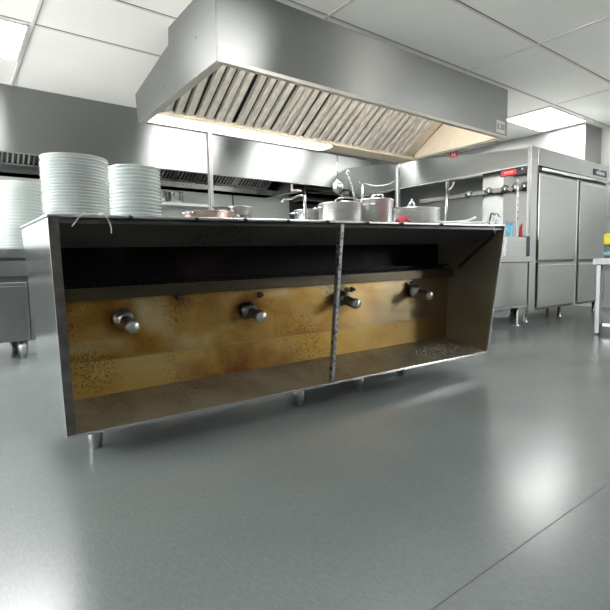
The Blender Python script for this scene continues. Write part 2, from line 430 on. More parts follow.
# sloping panel below the worktop, recess back, underside
mb = MB(); YZ(mb, E_, 1 - E_, [(.0, .975), (.01, .995), (.335, .90), (.325, .875)]); mb.build('sloping_panel', M['inner_dark'], rg)
mb = MB(); YZ(mb, E_, 1 - E_, [(.82, .66), (.84, .66), (.84, 1), (.82, 1)]); mb.build('recess_back', M['inner_burnt'], rg)
mb = MB(); slab(mb, E_, 1 - E_, .985, .999, .02, 1.0); mb.build('rear_panel', M['steel'], rg)
mb = MB(); slab(mb, E_, 1 - E_, .70, .985, .0, .012); mb.build('under_panel', M['steel_dark'], rg)
# diagonal gusset on each inner end
for u0, u1 in ((1 - E_ - .009, 1 - E_), ):
    mb = MB(); YZ(mb, u0, u1, [(.02, .97), (.05, .97), (.50, .69), (.47, .67)]); mb.build('gusset', M['inner_dark'], rg)
# centre divider flange
mb = MB(); slab(mb, .4665, .4735, -.018, .03, .013, .995); mb.build('divider', M['edge'], rg, .001)
# spigots
def spigot(x, y, z, dark):
    b = MB(); b.lathe([(.0, 0), (.043, 0), (.045, .008), (.040, .024), (.030, .028), (.030, .05), (0, .05)], (x, y, z), 24, (0, -1, 0))
    s = b.build('spigot', M['steel_dark'] if dark else M['steel_plain'], rg)
    c = MB(); c.lathe([(.026, 0.045), (.0275, .05), (.0275, .115), (.031, .118), (.031, .135), (.024, .15), (0, .152)], (x, y, z), 20, (0, -1, -.2))
    c.build('nozzle', M['steel_plain'], s)
ybk = 2.125
for i, (x, z) in enumerate(((.597, .485), (1.222, .477), (1.862, .50), (2.521, .512))):
    spigot(x, ybk - .01, z, i in (1, 2))
for x, z in ((.87, .565), (1.30, .55), (1.955, .548), (2.50, .562)):
    MB().lathe([(0, 0), (.017, 0), (.017, .006), (.010, .012), (.009, .03), (0, .032)], (x, 2.12, z), 12, (0, -1, 0)).build('bolt', M['steel_dark'], rg)
# legs
for x, y in ((.423, 1.951), (1.372, 1.885), (1.80, 1.90), (2.253, 2.0), (.47, 2.17), (1.60, 2.19), (2.47, 2.19)):
    MB().lathe([(0, 0), (.019, 0), (.021, .004), (.021, .018), (.025, .022), (.027, .06), (.030, .118), (0, .118)], (x, y, 0), 18).build('leg', M['steel_plain'], rg)
# spilled salt on the tray
mb = MB(); rn = random.Random(3)
for k in range(150):
    u = min(.985, max(.72, rn.gauss(.87, .055))); v = min(.6, max(.06, rn.gauss(.26, .1)))
    p = BX(u, v, .012 + .073 * v / .7)
    s = rn.uniform(.002, .0055)
    mb.add([p + Vector((s, 0, 0)), p + Vector((0, s, 0)), p + Vector((-s, 0, 0)), p + Vector((0, -s, 0)), p + Vector((0, 0, s * 1.4))],
           [(0, 1, 4), (1, 2, 4), (2, 3, 4), (3, 0, 4), (3, 2, 1, 0)])
o = mb.build('spilled_salt', M['crumb'], loc=BX(.87, .26, .04)); tag(o, 'white grains spilled on the counter tray at its right end', 'spilled salt', kind='stuff')

# cable ties hanging over the front edge
def tie(pts, label):
    t = MB().tube(pts, .0022, 6, 6).build('cable_tie', M['white_plastic'], loc=pts[0]); tag(t, label, 'cable tie', 'cable ties on the counter front')
zt = .8895
tie([(.40, 1.80, zt + .002), (.385, 1.758, zt + .004), (.365, 1.752, .872), (.345, 1.755, .845)], 'short straight white plastic tie hanging over the counter edge near its left end')
tie([(.44, 1.80, zt + .003), (.445, 1.758, zt + .005), (.46, 1.750, .875), (.47, 1.75, .845), (.47, 1.752, .825)], 'longer curved white plastic tie hanging over the counter edge below the tall plates')
tie([(2.78, 1.775, .955), (2.80, 1.731, .957), (2.83, 1.722, .925), (2.86, 1.723, .88)], 'white plastic tie hanging over the counter edge near its right end')

# ------------------------------------------------------------- plates
def plate_mesh(r, h, t):
    p = [(0, .0), (r * .55, .0), (r * .60, .0015), (r * .66, t * .5), (r * .985, h - t * .65), (r, h - t * .3), (r * .992, h), (r * .965, h), (r * .66, t * .5 + .004), (r * .6, .0045), (0, .0045)]
    return MB().lathe(p, (0, 0, 0), 48).build('dinner_plate', M['white'], loc=(0, 0, 0))
ORD = ['', 'second', 'third', 'fourth', 'fifth', 'sixth', 'seventh', 'eighth', 'ninth', 'tenth', 'eleventh', 'twelfth', 'thirteenth', 'fourteenth', 'fifteenth', 'sixteenth', 'seventeenth', 'eighteenth', 'nineteenth', 'twentieth', 'twenty-first', 'twenty-second', 'twenty-third', 'twenty-fourth']
def stack(r, h, step, n, x, y, z, where, group, jit=.002):
    first = plate_mesh(r, h, .006)
    rn = random.Random(n)
    for k in range(n):
        o = first if k == 0 else first.copy()
        if k: COL.objects.link(o)
        o.location = (x + rn.uniform(-jit, jit), y + rn.uniform(-jit, jit), z + step * k)
        i = n - 1 - k
        lab = ('topmost white plate' if i == 0 else 'bottom white plate' if k == 0 else '%s white plate from the top' % ORD[i]) + ' of the ' + where
        tag(o, lab, 'plate', group)
stack(.121, .017, .0113, 20, .422, 2.03, TOP(.42) + .001, 'taller stack on the counter', 'plates in the taller stack on the counter')
stack(.1185, .017, .0162, 16, .725, 2.265, TOP(.73) + .002, 'shorter stack on the counter', 'plates in the shorter stack on the counter')

# ------------------------------------------------------- pots and pans on top
def pot_body(r, h, t=.003, lip=.004):
    return [(0, 0), (r - .012, 0), (r - .003, .004), (r, .014), (r, h - .006), (r + lip, h - .003), (r + lip, h), (r - t, h), (r - t, .01), (r - .02, .006), (0, .006)]
def loop_handle(t, x, y, z, d, w, m, name='handle', out=.04):
    d = Vector(d).normalized(); s = Vector((-d.y, d.x, 0)); c = Vector((x, y, z))
    pts = [c + s * w, c + s * w + d * out * .8, c + s * w * .5 + d * out, c - s * w * .5 + d * out, c - s * w + d * out * .8, c - s * w]
    MB().tube(pts, .0055, 8, 3).build(name, m, t)
def pot(name, label, cat, x, y, r, h, m=None, lid=None, hdir=((1, -.3, 0), (-1, .3, 0)), group='pots on the counter', knob='strap'):
    m = m or M['steel_pot']; z = TOP(x) + .004
    t = thing(name, label, cat, (x, y, z), group)
    MB().lathe(pot_body(r, h), (x, y, z), 48).build('body', m, t)
    for d in hdir:
        d = Vector(d).normalized()
        loop_handle(t, x + d.x * (r - .002), y + d.y * (r - .002), z + h * .78, d, .035, M['steel_bright'])
    if lid:
        L = MB().lathe([(0, h + .004 + .014), (r * .5, h + .016), (r * .93, h + .007), (r + .004, h + .004), (r + .004, h + .001), (r * .9, h + .001), (0, h + .006)], (x, y, z), 48).build('lid', M['steel_bright'], t)
        zz = z + h + .016
        if knob == 'strap':
            MB().tube([(x - .05, y - .02, zz - .004), (x - .03, y - .02, zz + .014), (x, y - .02, zz + .020), (x + .045, y - .02, zz + .026), (x + .055, y - .02, zz - .004)], .007, 8, 4).build('lid_handle', M['steel_bright'], L)
        else:
            MB().tube([(x - .028, y, zz - .004), (x - .030, y, zz + .015), (x - .016, y, zz + .034), (x, y, zz + .042), (x + .016, y, zz + .034), (x + .030, y, zz + .015), (x + .028, y, zz - .004)], .007, 8, 4).build('lid_handle', M['steel_bright'], L)
            MB().cyl((x, y, zz + .04), (x, y, zz + .062), .006, 8).build('knob', M['steel_bright'], L)
    return t, z
pot('stock_pot', 'wide aluminium pot with a flat lid, first of the three large pots from the left', 'pot', 1.872, 2.12, .128, .125, hdir=((-1, .35, 0),))
pot('stock_pot', 'tall narrow aluminium pot with lid, middle of the three large pots', 'pot', 2.158, 2.12, .116, .158, lid=True, hdir=((1, -.1, 0), (-1, -.55, 0)))
pot('casserole_pot', 'low wide aluminium casserole with a loop handle on its lid beside a red cloth', 'pot', 2.555, 2.16, .185, .118, lid=True, hdir=((-1, -.2, 0),), knob='loop')
pot('saucepan', 'small steel saucepan standing behind the tap left of the large pots', 'pot', 1.835, 2.375, .092, .115, hdir=((-1, 0, 0), ))
# flat lid of the first large pot slid aside: a plain disc
t = thing('pot_lid', 'flat lid lying slightly tilted on the left large pot under the hanging ladle', 'lid', (1.88, 2.13, TOP(1.86) + .132))
MB().lathe([(0, .014), (.07, .012), (.125, .004), (.128, .0), (.1, .0), (0, .004)], (1.88, 2.13, TOP(1.86) + .132), 40).build('disc', M['steel_bright'], t)
MB().tube([(1.80, 2.08, TOP(1.86) + .142), (1.83, 2.07, TOP(1.86) + .158), (1.93, 2.05, TOP(1.86) + .158), (1.98, 2.05, TOP(1.86) + .142)], .005, 8, 3).build('handle', M['steel_bright'], t)
# copper frying pan
x, y = 1.06, 2.19; z = TOP(x) + .003
t = thing('copper_pan', 'shallow worn copper pan with two lugs on the counter near the left post', 'pan', (x, y, z))
MB().lathe([(0, 0), (.10, 0), (.112, .006), (.122, .052), (.127, .055), (.127, .059), (.119, .058), (.108, .009), (0, .006)], (x, y, z), 48).build('body', M['copper'], t)
for d in ((-1, -.35, 0), (1, -.2, 0)):
    dd = Vector(d).normalized(); loop_handle(t, x + dd.x * .12, y + dd.y * .12, z + .048, d, .028, M['steel_bright'], 'lug', .03)
MB().lathe([(0, .075), (.015, .074), (.02, .066), (.014, .061), (.05, .064), (.12, .060), (0, .060)], (x, y, z), 32).build('lid', M['steel_plain'], t)
# two stacked small pans
x, y = 1.275, 2.26; z = TOP(x) + .003
for k in range(2):
    zz = z + k * .053
    t = thing('small_pan', ('upper' if k else 'lower') + ' of two small dark steel pans stacked beside the copper pan', 'pan', (x, y, zz), 'small stacked pans')
    MB().lathe([(0, 0), (.050, 0), (.058, .005), (.061, .043), (.066, .048), (.064, .052), (.058, .049), (.054, .008), (0, .006)], (x, y, zz), 36).build('body', M['steel_dark'] if k == 0 else M['steel_plain'], t)
    MB().tube([(x - .058, y + .0, zz + .043), (x - .09, y + .02, zz + .047), (x - .14, y + .05, zz + .045)], .006, 8, 3).build('handle', M['steel_dark'], t)
# red cloth
mb = MB(); rn = random.Random(5)
n = 9; vs = []; fs = []
for i in range(n):
    for j in range(n):
        a = i / (n - 1) * 2 - 1; b = j / (n - 1) * 2 - 1
        hgt = .036 * max(0, 1 - (a * a + b * b) * .62) * (1 + .35 * math.sin(7 * a + 3 * b)) + .002
        vs.append((2.135 + a * .042, 1.875 + b * .04, TOP(2.13) + .001 + hgt))
for i in range(n - 1):
    for j in range(n - 1): fs.append((i * n + j, (i + 1) * n + j, (i + 1) * n + j + 1, i * n + j + 1))
mb.add(vs, fs, True)
o = mb.build('cloth', M['redcloth'], loc=(2.135, 1.875, TOP(2.13)))
o.modifiers.new('thick', 'SOLIDIFY').thickness = -.002
tag(o, 'small crumpled red cloth between the middle pot and the low casserole', 'cloth')
# taps on the counter
def tap(name, label, pts, arm, x, y):
    z = TOP(x) + .001
    t = thing(name, label, 'tap', (x, y, z), 'taps on the counter')
    MB().lathe([(0, 0), (.022, 0), (.022, .008), (.013, .014), (0, .014)], (x, y, z), 20).build('base', M['steel_bright'], t)
    MB().tube(pts, .0095, 10, 1).build('riser', M['steel_bright'], t)
    MB().tube(arm, .0065, 10, 4).build('spout', M['steel_bright'], t)
x, y = 1.69, 2.225; tap('swivel_tap', 'bent steel tap with a short arm in front of the small saucepan', [(x, y, TOP(x) + .008), (x, y, 1.104)], [(x, y, 1.097), (x - .03, y + .01, 1.105), (x - .075, y + .03, 1.085), (x - .11, y + .05, 1.082), (x - .13, y + .05, 1.063)], x, y)
x, y = 2.325, 2.40; tap('swivel_tap', 'tall steel tap with a long level arm rising behind the large pots', [(x, y, TOP(x) + .008), (x, y, 1.262)], [(x - .03, y, 1.257), (x, y, 1.259), (x + .12, y, 1.250), (x + .24, y, 1.268), (x + .325, y, 1.304)], x, y)
x, y = 3.02 - .03, 2.20
# px 452: x at y=2.2
x = 3.055 - .075; tap('swivel_tap', 'thin forked steel tap standing near the right end of the counter', [(x, y, TOP(x) + .008), (x + .02, y, 1.225)], [(x + .02, y, 1.20), (x + .03, y, 1.235), (x + .075, y, 1.265), (x + .10, y, 1.30)], x, y)
MB().cyl((x + .018, y, 1.215), (x + .016, y, 1.305), .011, 12).build('valve', M['steel_dark'], [o for o in COL.objects if o.get('label', '').startswith('thin forked')][0])
# hooked ladle leaning behind the pots
t = thing('ladle', 'hook-ended ladle leaning upright between the left and middle large pots', 'ladle', (2.10, 2.31, TOP(2.1)))
MB().tube([(2.20, 2.31, TOP(2.2) + .03), (2.155, 2.31, 1.16), (2.113, 2.31, 1.26), (2.100, 2.31, 1.285), (2.102, 2.31, 1.30), (2.118, 2.31, 1.306), (2.130, 2.31, 1.295)], .006, 8, 3).build('handle', M['steel_bright'], t)
MB().lathe([(0, .0), (.02, .003), (.034, .014), (.04, .03), (.036, .03), (.03, .014), (.018, .006), (0, .004)], (2.215, 2.31, TOP(2.2) + .001), 20).build('bowl', M['steel_plain'], t)
# white tongs and utensils at the right end
def rod(name, label, cat, pts, r, m):
    o = MB().tube(pts, r, 8, 5).build(name, m, loc=pts[0]); return tag(o, label, cat, 'utensils lying at the right end of the counter')
zt = TOP(2.6) + .013
rod('tongs', 'white long-armed tongs lying along the counter right of the casserole', 'tongs', [(2.90, 1.90, zt + .050), (2.80, 1.90, zt + .022), (2.60, 1.89, zt + .003), (2.43, 1.88, zt), (2.60, 1.87, zt + .001), (2.80, 1.86, zt + .006), (2.90, 1.855, zt + .012)], .011, M['white_plastic'])
rod('whisk', 'white looped utensil lying at the far right end of the counter', 'whisk', [(2.62, 1.95, TOP(2.62) + .013), (2.78, 1.95, TOP(2.78) + .022), (2.86, 1.96, TOP(2.86) + .026), (2.92, 1.95, TOP(2.92) + .016), (2.86, 1.94, TOP(2.86) + .012), (2.74, 1.94, TOP(2.74) + .014)], .010, M['white_plastic'])
rod('serving_spoon', 'thin steel spoon handle lying behind the white tongs', 'spoon', [(2.75, 2.05, TOP(2.75) + .008), (2.86, 2.08, TOP(2.86) + .012), (2.97, 2.10, TOP(2.97) + .010)], .006, M['steel_bright'])

# ------------------------------------------------------------------- hood
hd = thing('extractor_hood', 'large stainless island extractor hood hanging from the ceiling over the counter', 'extractor hood', (3.3, 3.7, 2.07))
HX0, HX1, HZ = 1.523, 5.105, 2.072
tk = .012
prof = [(2.95, CZ - .001), (2.95, HZ), (4.585, HZ), (4.62, 2.335), (3.772, 2.475), (3.758, CZ - .001)]
def shell(mb, x0, x1, poly): mb.prism(poly, x0, x1)
mb = MB(); mb.box(HX0 + tk, HX1 - tk, 2.95, 2.95 + tk, HZ, CZ - .001); fp = mb.build('front_panel', M['steel_hood'], hd)
mb = MB(); mb.box(HX0 + tk, HX1 - tk, 2.9485, 2.99, HZ - .004, HZ + .026); mb.build('front_lip', M['lip_steel'], fp, .003)
for x0, x1 in ((HX0, HX0 + tk), (HX1 - tk, HX1)):
    mb = MB(); mb.prism(prof, x0, x1); e = mb.build('end_panel', M['steel_hood'], hd, .002)
    xa, xb = (x0, x1 + .06) if x0 < 3 else (x0 - .035, x1)
    mb = MB(); mb.box(xa + .001, xb - .001, 2.952, 4.583, HZ - .001, HZ + .006); mb.build('return_flange', M['lip_steel'], e)
    if x0 > 3:
        mb = MB(); mb.prism([(2.97, HZ + .03), (4.26, HZ + .03), (4.26, 2.15), (3.6, 2.56), (2.97, 2.56)], x0 - .004, x0 - .0005); mb.build('lining', M['hood_inside'], e)
mb = MB()
mb.hexa([(x, y, z) for (y, z) in () for x in (0, 1)] or [(HX0 + tk, 4.573, HZ), (HX1 - tk, 4.573, HZ), (HX0 + tk, 4.585, HZ), (HX1 - tk, 4.585, HZ), (HX0 + tk, 4.608, 2.335), (HX1 - tk, 4.608, 2.335), (HX0 + tk, 4.62, 2.335), (HX1 - tk, 4.62, 2.335)])
mb.build('back_lip', M['steel_hood'], hd)
mb = MB(); mb.prism([(4.62, 2.335), (4.608, 2.325), (3.772, 2.463), (3.772, 2.475)], HX0 + tk, HX1 - tk)
mb.prism([(3.772, 2.475), (3.760, 2.475), (3.746, CZ - .001), (3.758, CZ - .001)], HX0 + tk, HX1 - tk); mb.build('back_slope', M['steel_hood'], hd)
# gutter under the filters
mb = MB(); mb.prism([(4.27, 2.088), (4.573, 2.088), (4.573, 2.094), (4.28, 2.094), (4.28, 2.125), (4.27, 2.125)], HX0 + tk, HX1 - tk)
gt = mb.build('gutter', M['hood_inside'], hd)
mb = MB(); mb.box(HX0 + tk, HX1 - tk, 4.53, 4.573, HZ, HZ + .012); mb.build('back_flange', M['steel_plain'], hd)
MB().box(HX0 + .03, 3.70, 4.32, 4.50, 2.076, 2.0878).build('lamp_diffuser', M['hood_light_low'], hd, .002)
lm = MB().box(1.75, 4.90, 2.966, 3.05, 2.44, 2.50).build('lamp_housing', M['steel_plain'], hd, .004)  # second lamp out of view, added to brighten the filters
MB().box(1.78, 4.87, 3.0505, 3.062, 2.442, 2.498).build('lamp_diffuser', M['hood_light'], lm)
# upper closing panel behind the filters is the back slope; grease filters
fd = Vector((0, 3.56 - 4.275, 2.585 - 2.112)); L = fd.length; fd.normalize(); fn = Vector((0, fd.z, -fd.y)); fn = Vector((0, -fd.z, fd.y)) * 1
if fn.z > 0: fn = -fn
org = Vector((0, 4.275, 2.112))
nfil = 8; fx0, fx1 = HX0 + tk + .004, 4.93; fw = (fx1 - fx0) / nfil
rn = random.Random(11)
for k in range(nfil):
    xa = fx0 + k * fw; xb = xa + fw - (.012 if k != 1 else .03)
    fr = MB(); rb = MB()
    def qb(mb, x0, x1, s0, s1, n0, n1):
        mb.hexa([org + Vector((x, 0, 0)) + fd * s + fn * nn for nn in (n0, n1) for s in (s0, s1) for x in (x0, x1)])
    qb(fr, xa, xb, 0, L, -.035, -.030)
    fo = fr.build('grease_filter', M['filter_dark'], hd)
    w = (xb - xa)
    nb = 4; sp = w / nb
    for j in range(nb):
        c = xa + sp * (j + .5) + rn.uniform(-.004, .004)
        tw = rn.uniform(-.016, .016)
        hw = sp * .37
        d0 = rn.uniform(0, .006)
        # channel-shaped baffle: flat face with two raised edges
        for a, b_, n0, n1 in ((-hw, hw, -.006 - d0, .0 - d0), (-hw, -hw + .016, -.004 - d0, .020 - d0), (hw - .006, hw, -.028, -.004 - d0), (-hw, -hw + .006, -.028, -.004 - d0)):
            vs = []
            for nn in (n0, n1):
                for s, t2 in ((.012, 0), (L - .01, tw)):
                    for q in (a, b_): vs.append(org + Vector((c + q + t2, 0, 0)) + fd * s + fn * nn)
            rb.hexa(vs)
    qb(rb, xa, xb, 0, .014, -.022, 0.0); qb(rb, xa, xb, L - .012, L, -.022, 0)
    rb.build('baffle', M['filter'], fo, .0015)
# end filler panel at right of filters
mb = MB(); mb.hexa([org + Vector((x, 0, 0)) + fd * s + fn * nn for nn in (-.03, -.025) for s in (0, L) for x in (fx1, HX1 - tk - .004)]); mb.build('filler_panel', M['hood_inside'], hd)
MB().cyl((5.03, 3.02, HZ + .035), (5.03, 3.06, HZ + .035), .012, 10).build('screw', M['black_gloss'], fp)
MB().cyl((4.96, 3.02, HZ + .04), (4.96, 3.06, HZ + .04), .014, 10).build('screw', M['black_gloss'], fp)
RF = Matrix(((1, 0, 0), (0, 0, -1), (0, 1, 0)))       # text plane facing -y
RW = Matrix(((0, 0, -1), (-1, 0, 0), (0, 1, 0)))      # text plane facing -x
lb = MB().box(4.885, 5.05, 2.9485, 2.9498, 2.115, 2.245).build('label_plate', M['steel_plain'], hd)
text('lettering', 'E.20', .082, (4.972, 2.9478, 2.178), RF, M['letter_dark'], lb, .001, 1.0)
# small rivets on the left end
for y, z in ((3.25, 2.33), (3.9, 2.18)):
    MB().cyl((HX0 - .004, y, z), (HX0 + .002, y, z), .008, 8).build('rivet', M['steel_dark'], hd)

# posts under the back edge of the hood
for x, lab, w in ((2.232, 'slim steel square post under the back left of the hood', .021), (5.087, 'slim steel square post under the back right corner of the hood', .024)):
    t = thing('support_post', lab, 'post', (x, 4.545, 0), 'posts under the hood')
    MB().box(x - w, x + w, 4.525, 4.567, .004, HZ - .003).build('shaft', M['steel_plain'], t, .003)
    MB().box(x - .05, x + .05, 4.495, 4.597, 0, .008).build('base_plate', M['steel_plain'], t)
    MB().cyl((x - w - .001, 4.52, .9), (x - w - .001, 4.52, HZ - .01), .004, 6).build('conduit', M['steel_dark'], t)
# hanging ladle
t = thing('hanging_ladle', 'round-bowled ladle hanging on a thin rod from the hood above the pots', 'ladle', (3.98, 4.555, 1.60))
MB().tube([(3.98, 4.555, 2.071), (3.979, 4.555, 1.75)], .006, 8).build('handle', M['steel_bright'], t)
MB().lathe([(0, .165), (.012, .162), (.018, .145), (.045, .132), (.066, .105), (.074, .072), (.068, .040), (.048, .014), (.02, .002), (0, 0)], (3.978, 4.555, 1.60), 28).build('bowl', M['steel_plain'], t)
MB().tube([(3.976, 4.555, 1.61), (4.00, 4.55, 1.575), (4.06, 4.54, 1.555), (4.15, 4.53, 1.55)], .012, 8, 3).build('hook', M['steel_dark'], t)

# --------------------------------------------------------- back canopy (left)
cn = thing('wall_canopy', 'long stainless wall canopy along the back wall left of and behind the hood', 'canopy', (2, 6.2, 1.93))
CY = 5.8; CB = 1.925
MB().box(X0 + .02, 6.0, CY, CY + .012, CB, CZ - .002).build('front_panel', M['steel_canopy'], cn)
MB().box(X0 + .02, 6.0, CY + .001, CY + .05, CB - .001, CB + .012).build('front_lip', M['steel_plain'], cn)
MB().box(X0 + .02, 4.15, 6.30, 6.585, 1.80, 1.875).build('gutter', M['steel'], cn, .003)
# sloping louvred filters between lip and gutter
o0 = Vector((0, 6.30, 1.872)); d2 = Vector((0, CY + .05 - 6.30, 2.14 - 1.872)); L2 = d2.length; d2.normalize()
n2 = Vector((0, -d2.z, d2.y)); n2 = n2 if n2.z < 0 else -n2
xs = [X0 + .05 + k * .60 for k in range(12)]
for k, xa in enumerate(xs):
    xb = xa + .585
    if xb > 4.15: xb = 4.15
    fr = MB(); rb = MB()
    def q2(mb, x0, x1, s0, s1, a, b):
        mb.hexa([o0 + Vector((x, 0, 0)) + d2 * s + n2 * nn for nn in (a, b) for s in (s0, s1) for x in (x0, x1)])
    q2(fr, xa, xb, 0, L2, -.03, -.026)
    fo = fr.build('grease_filter', M['filter_dark'], cn)
    q2(rb, xa, xb, 0, .05, -.024, 0); q2(rb, xa, xb, L2 - .04, L2, -.024, 0); q2(rb, xa, xa + .035, .05, L2 - .04, -.024, 0); q2(rb, xb - .035, xb, .05, L2 - .04, -.024, 0)
    nb = 10; sp = (xb - xa - .07) / nb
    for j in range(nb): q2(rb, xa + .035 + sp * (j + .22), xa + .035 + sp * (j + .58), .05, L2 - .04, -.02, -.004)
    rb.build('louvre', M['steel'], fo)
MB().box(4.16, 4.20, CY + .02, 6.58, 1.80, 2.12).build('partition', M['steel'], cn)
MB().box(4.20, 6.0, 6.2, 6.58, 2.05, 2.09).build('inner_top', M['steel_dark'], cn)
# pale trim at the partition, its lit look put into the colour
MB().box(4.20, 4.42, 5.9, 6.5, 1.83, 1.86).build('drip_tray', M['hood_inside'], cn)

# splashback, dark open shelving right of it
o = MB().box(X0 + .02, 4.66, 6.575, 6.598, .0, 1.86).build('splashback', M['splash'], bevel=.002); tag(o, 'pale stainless splashback sheet on the back wall under the canopy', 'splashback')
o = MB().box(3.58, 3.60, 6.560, 6.573, .0, 1.86).build('conduit_pipe', M['steel_dark']); tag(o, 'thin dark pipe running down the splashback behind the small stacked pans', 'pipe')
rk = thing('shelf_rack', 'dark open shelving with steel rails at the back right of the splashback', 'rack', (5.6, 6.45, 0))
MB().box(4.68, 6.28, 6.57, 6.595, 0.2, 2.0).build('back_sheet', M['steel_dark'], rk)
for z in (1.45, 1.60, 1.75, 1.88): MB().box(4.70, 6.28, 6.22, 6.56, z, z + .03).build('shelf', M['steel'], rk)
for x in (4.70, 5.5, 6.24): MB().box(x, x + .035, 6.20, 6.235, 0, 2.0).build('upright', M['steel_plain'], rk)
# wall shelf with steel containers, dark opening under it
sh = thing('wall_shelf', 'narrow pale steel shelf on the back wall holding shiny steel tins', 'shelf', (2.4, 6.4, 1.55))
MB().box(.9, 3.22, 6.25, 6.574, 1.545, 1.588).build('shelf_board', M['steel_plain'], sh, .003)
for x in (1.0, 2.1, 3.15): MB().prism([(6.27, 1.545), (6.574, 1.545), (6.574, 1.40)], x, x + .01).build('bracket', M['steel_plain'], sh)
for i, (x, r) in enumerate(((2.395, .075), (2.60, .105))):
    o = MB().lathe([(0, 0), (r - .006, 0), (r, .006), (r, .135), (r + .005, .14), (r + .004, .146), (r - .004, .144), (r - .004, .01), (0, .008)], (x, 6.40, 1.589), 32).build('steel_tin', M['steel_bright'], loc=(x, 6.40, 1.589))
    tag(o, ('wider' if i else 'narrower') + ' shiny steel tin on the shelf right of the shorter plate stack', 'tin', 'steel tins on the shelf')
ov = thing('back_range', 'black cooking range under the wall shelf behind the counter', 'range', (2.6, 6.3, 0))  # black box put in for the dark opening under the shelf
MB().box(1.75, 3.4, 6.12, 6.57, .12, 1.38).build('body', M['black'], ov, .005)
MB().box(1.75, 3.4, 6.10, 6.119, .90, .98).build('front_rail', M['steel_plain'], ov)
for x in (1.8, 3.35):
    for y in (6.16, 6.53): MB().cyl((x, y, 0), (x, y, .121), .02, 10).build('leg', M['steel_plain'], ov)

# --------------------------------------------------- low counter at far left
lc = thing('side_counter', 'stainless counter with drawer line at far left carrying tall plates', 'counter', (.2, 4.7, 0))
LX0, LX1, LY0, LY1 = -1.6, 1.2, 4.30, 5.05
MB().box(LX0, LX1, LY0 + .03, LY1, .14, .80).build('body', M['steel_dark'], lc)
MB().box(LX0, LX1, LY0 - .01, LY1, .80, .868).build('worktop', M['steel'], lc, .004)
MB().box(LX0, LX1, LY0 + .002, LY0 + .03, .655, .775).build('fascia', M['steel'], lc, .003)
for i in range(4):
    xa = LX0 + .7 * i + .005; xb = LX0 + .7 * (i + 1) - .005
    d = MB().box(xa, xb, LY0 + .004, LY0 + .03, .145, .575).build('door', M['steel'], lc, .004)
    MB().box(xa, xb, LY0 - .022, LY0 + .006, .575, .612).build('handle', M['steel_bright'], d, .006)
for x in (-1.5, -.5, .445, 1.12):
    for y in (4.37, 4.98):
        MB().lathe([(0, 0), (.024, 0), (.026, .01), (.026, .03), (.034, .034), (.036, .141), (0, .141)], (x, y, 0), 18).build('leg', M['steel_plain'], lc)
stack(.184, .030, .0262, 21, .525, 4.66, .869, 'large stack on the counter at far left', 'plates in the large stack at far left', .003)
# leaning plate
o = MB().lathe([(0, .0), (.07, .0), (.075, .003), (.125, .016), (.128, .019), (.122, .020), (.075, .008), (0, .006)], (0, 0, 0), 40).build('dinner_plate', M['white'])
o.rotation_euler = (math.radians(78), 0, 0); o.location = (.252, 4.40, .999)
tag(o, 'small white plate standing on edge at the left picture border', 'plate')

# --------------------------------------------------------- right cook line
# end gable + canopy
cy = thing('side_canopy', 'stainless canopy over the right cook line with a red badge and red display', 'canopy', (5.4, 3.7, 1.79))
fx = 5.30
mb = MB()   # front sheet, its top edge rises towards the back
mb.hexa([(fx, 2.768, 1.79), (fx + .012, 2.768, 1.79), (fx, 5.79, 1.785), (fx + .012, 5.79, 1.785), (fx, 2.768, 1.965), (fx + .012, 2.768, 1.965), (fx, 5.79, 2.26), (fx + .012, 5.79, 2.26)])
mb.build('front_panel', M['steel_canopy'], cy, .001)
MB().box(fx + .001, fx + .03, 2.77, 5.79, 1.778, 1.792).build('front_lip', M['steel_plain'], cy)
mb = MB(); mb.hexa([(fx + .013, 2.80, 1.955), (5.49, 2.80, 1.955), (fx + .013, 3.52, 2.005), (5.49, 3.52, 2.005), (fx + .013, 2.80, 1.965), (5.49, 2.80, 1.965), (fx + .013, 3.52, 2.015), (5.49, 3.52, 2.015)])
mb.build('top_panel', M['steel_dark'], cy)
mb = MB(); mb.box(fx + .013, 6.30, 3.53, 5.79, 1.99, 2.0); mb.build('top_panel', M['steel_dark'], cy)
# badge on the canopy
bd = MB().box(fx - .006, fx, 3.735, 3.845, 2.045, 2.125).build('badge', M['red'], cy, .003, label='red badge on the canopy')
text('lettering', 'H', .085, (fx - .0065, 3.79, 2.083), RW, M['letter_white'], bd, .001)
text('lettering', 'HALTON', .05, (fx - .0015, 3.60, 2.118), RW, M['letter_white'], cy, .001)
# red display
dp = MB().box(5.335, 5.36, 2.83, 3.16, 1.70, 1.776).build('control_box', M['black_gloss'], cy, .003, label='black control box')
ds = MB().box(5.331, 5.336, 2.965, 3.145, 1.712, 1.766).build('display', M['display_red'], dp, label='glowing red display')
text('lettering', 'SALAD', .036, (5.3305, 3.055, 1.739), RW, M['letter_white'], ds, .0006)
MB().cyl((5.329, 2.89, 1.757), (5.336, 2.89, 1.757), .011, 10).build('indicator', M['letter_white'], dp)

# gable / wall panels under the canopy
o = MB().box(6.31, 6.33, 3.55, 6.55, .0, 1.96).build('side_splashback', M['steel_wall'], bevel=.002); tag(o, 'stainless upright sheet behind the right cook line', 'splashback')
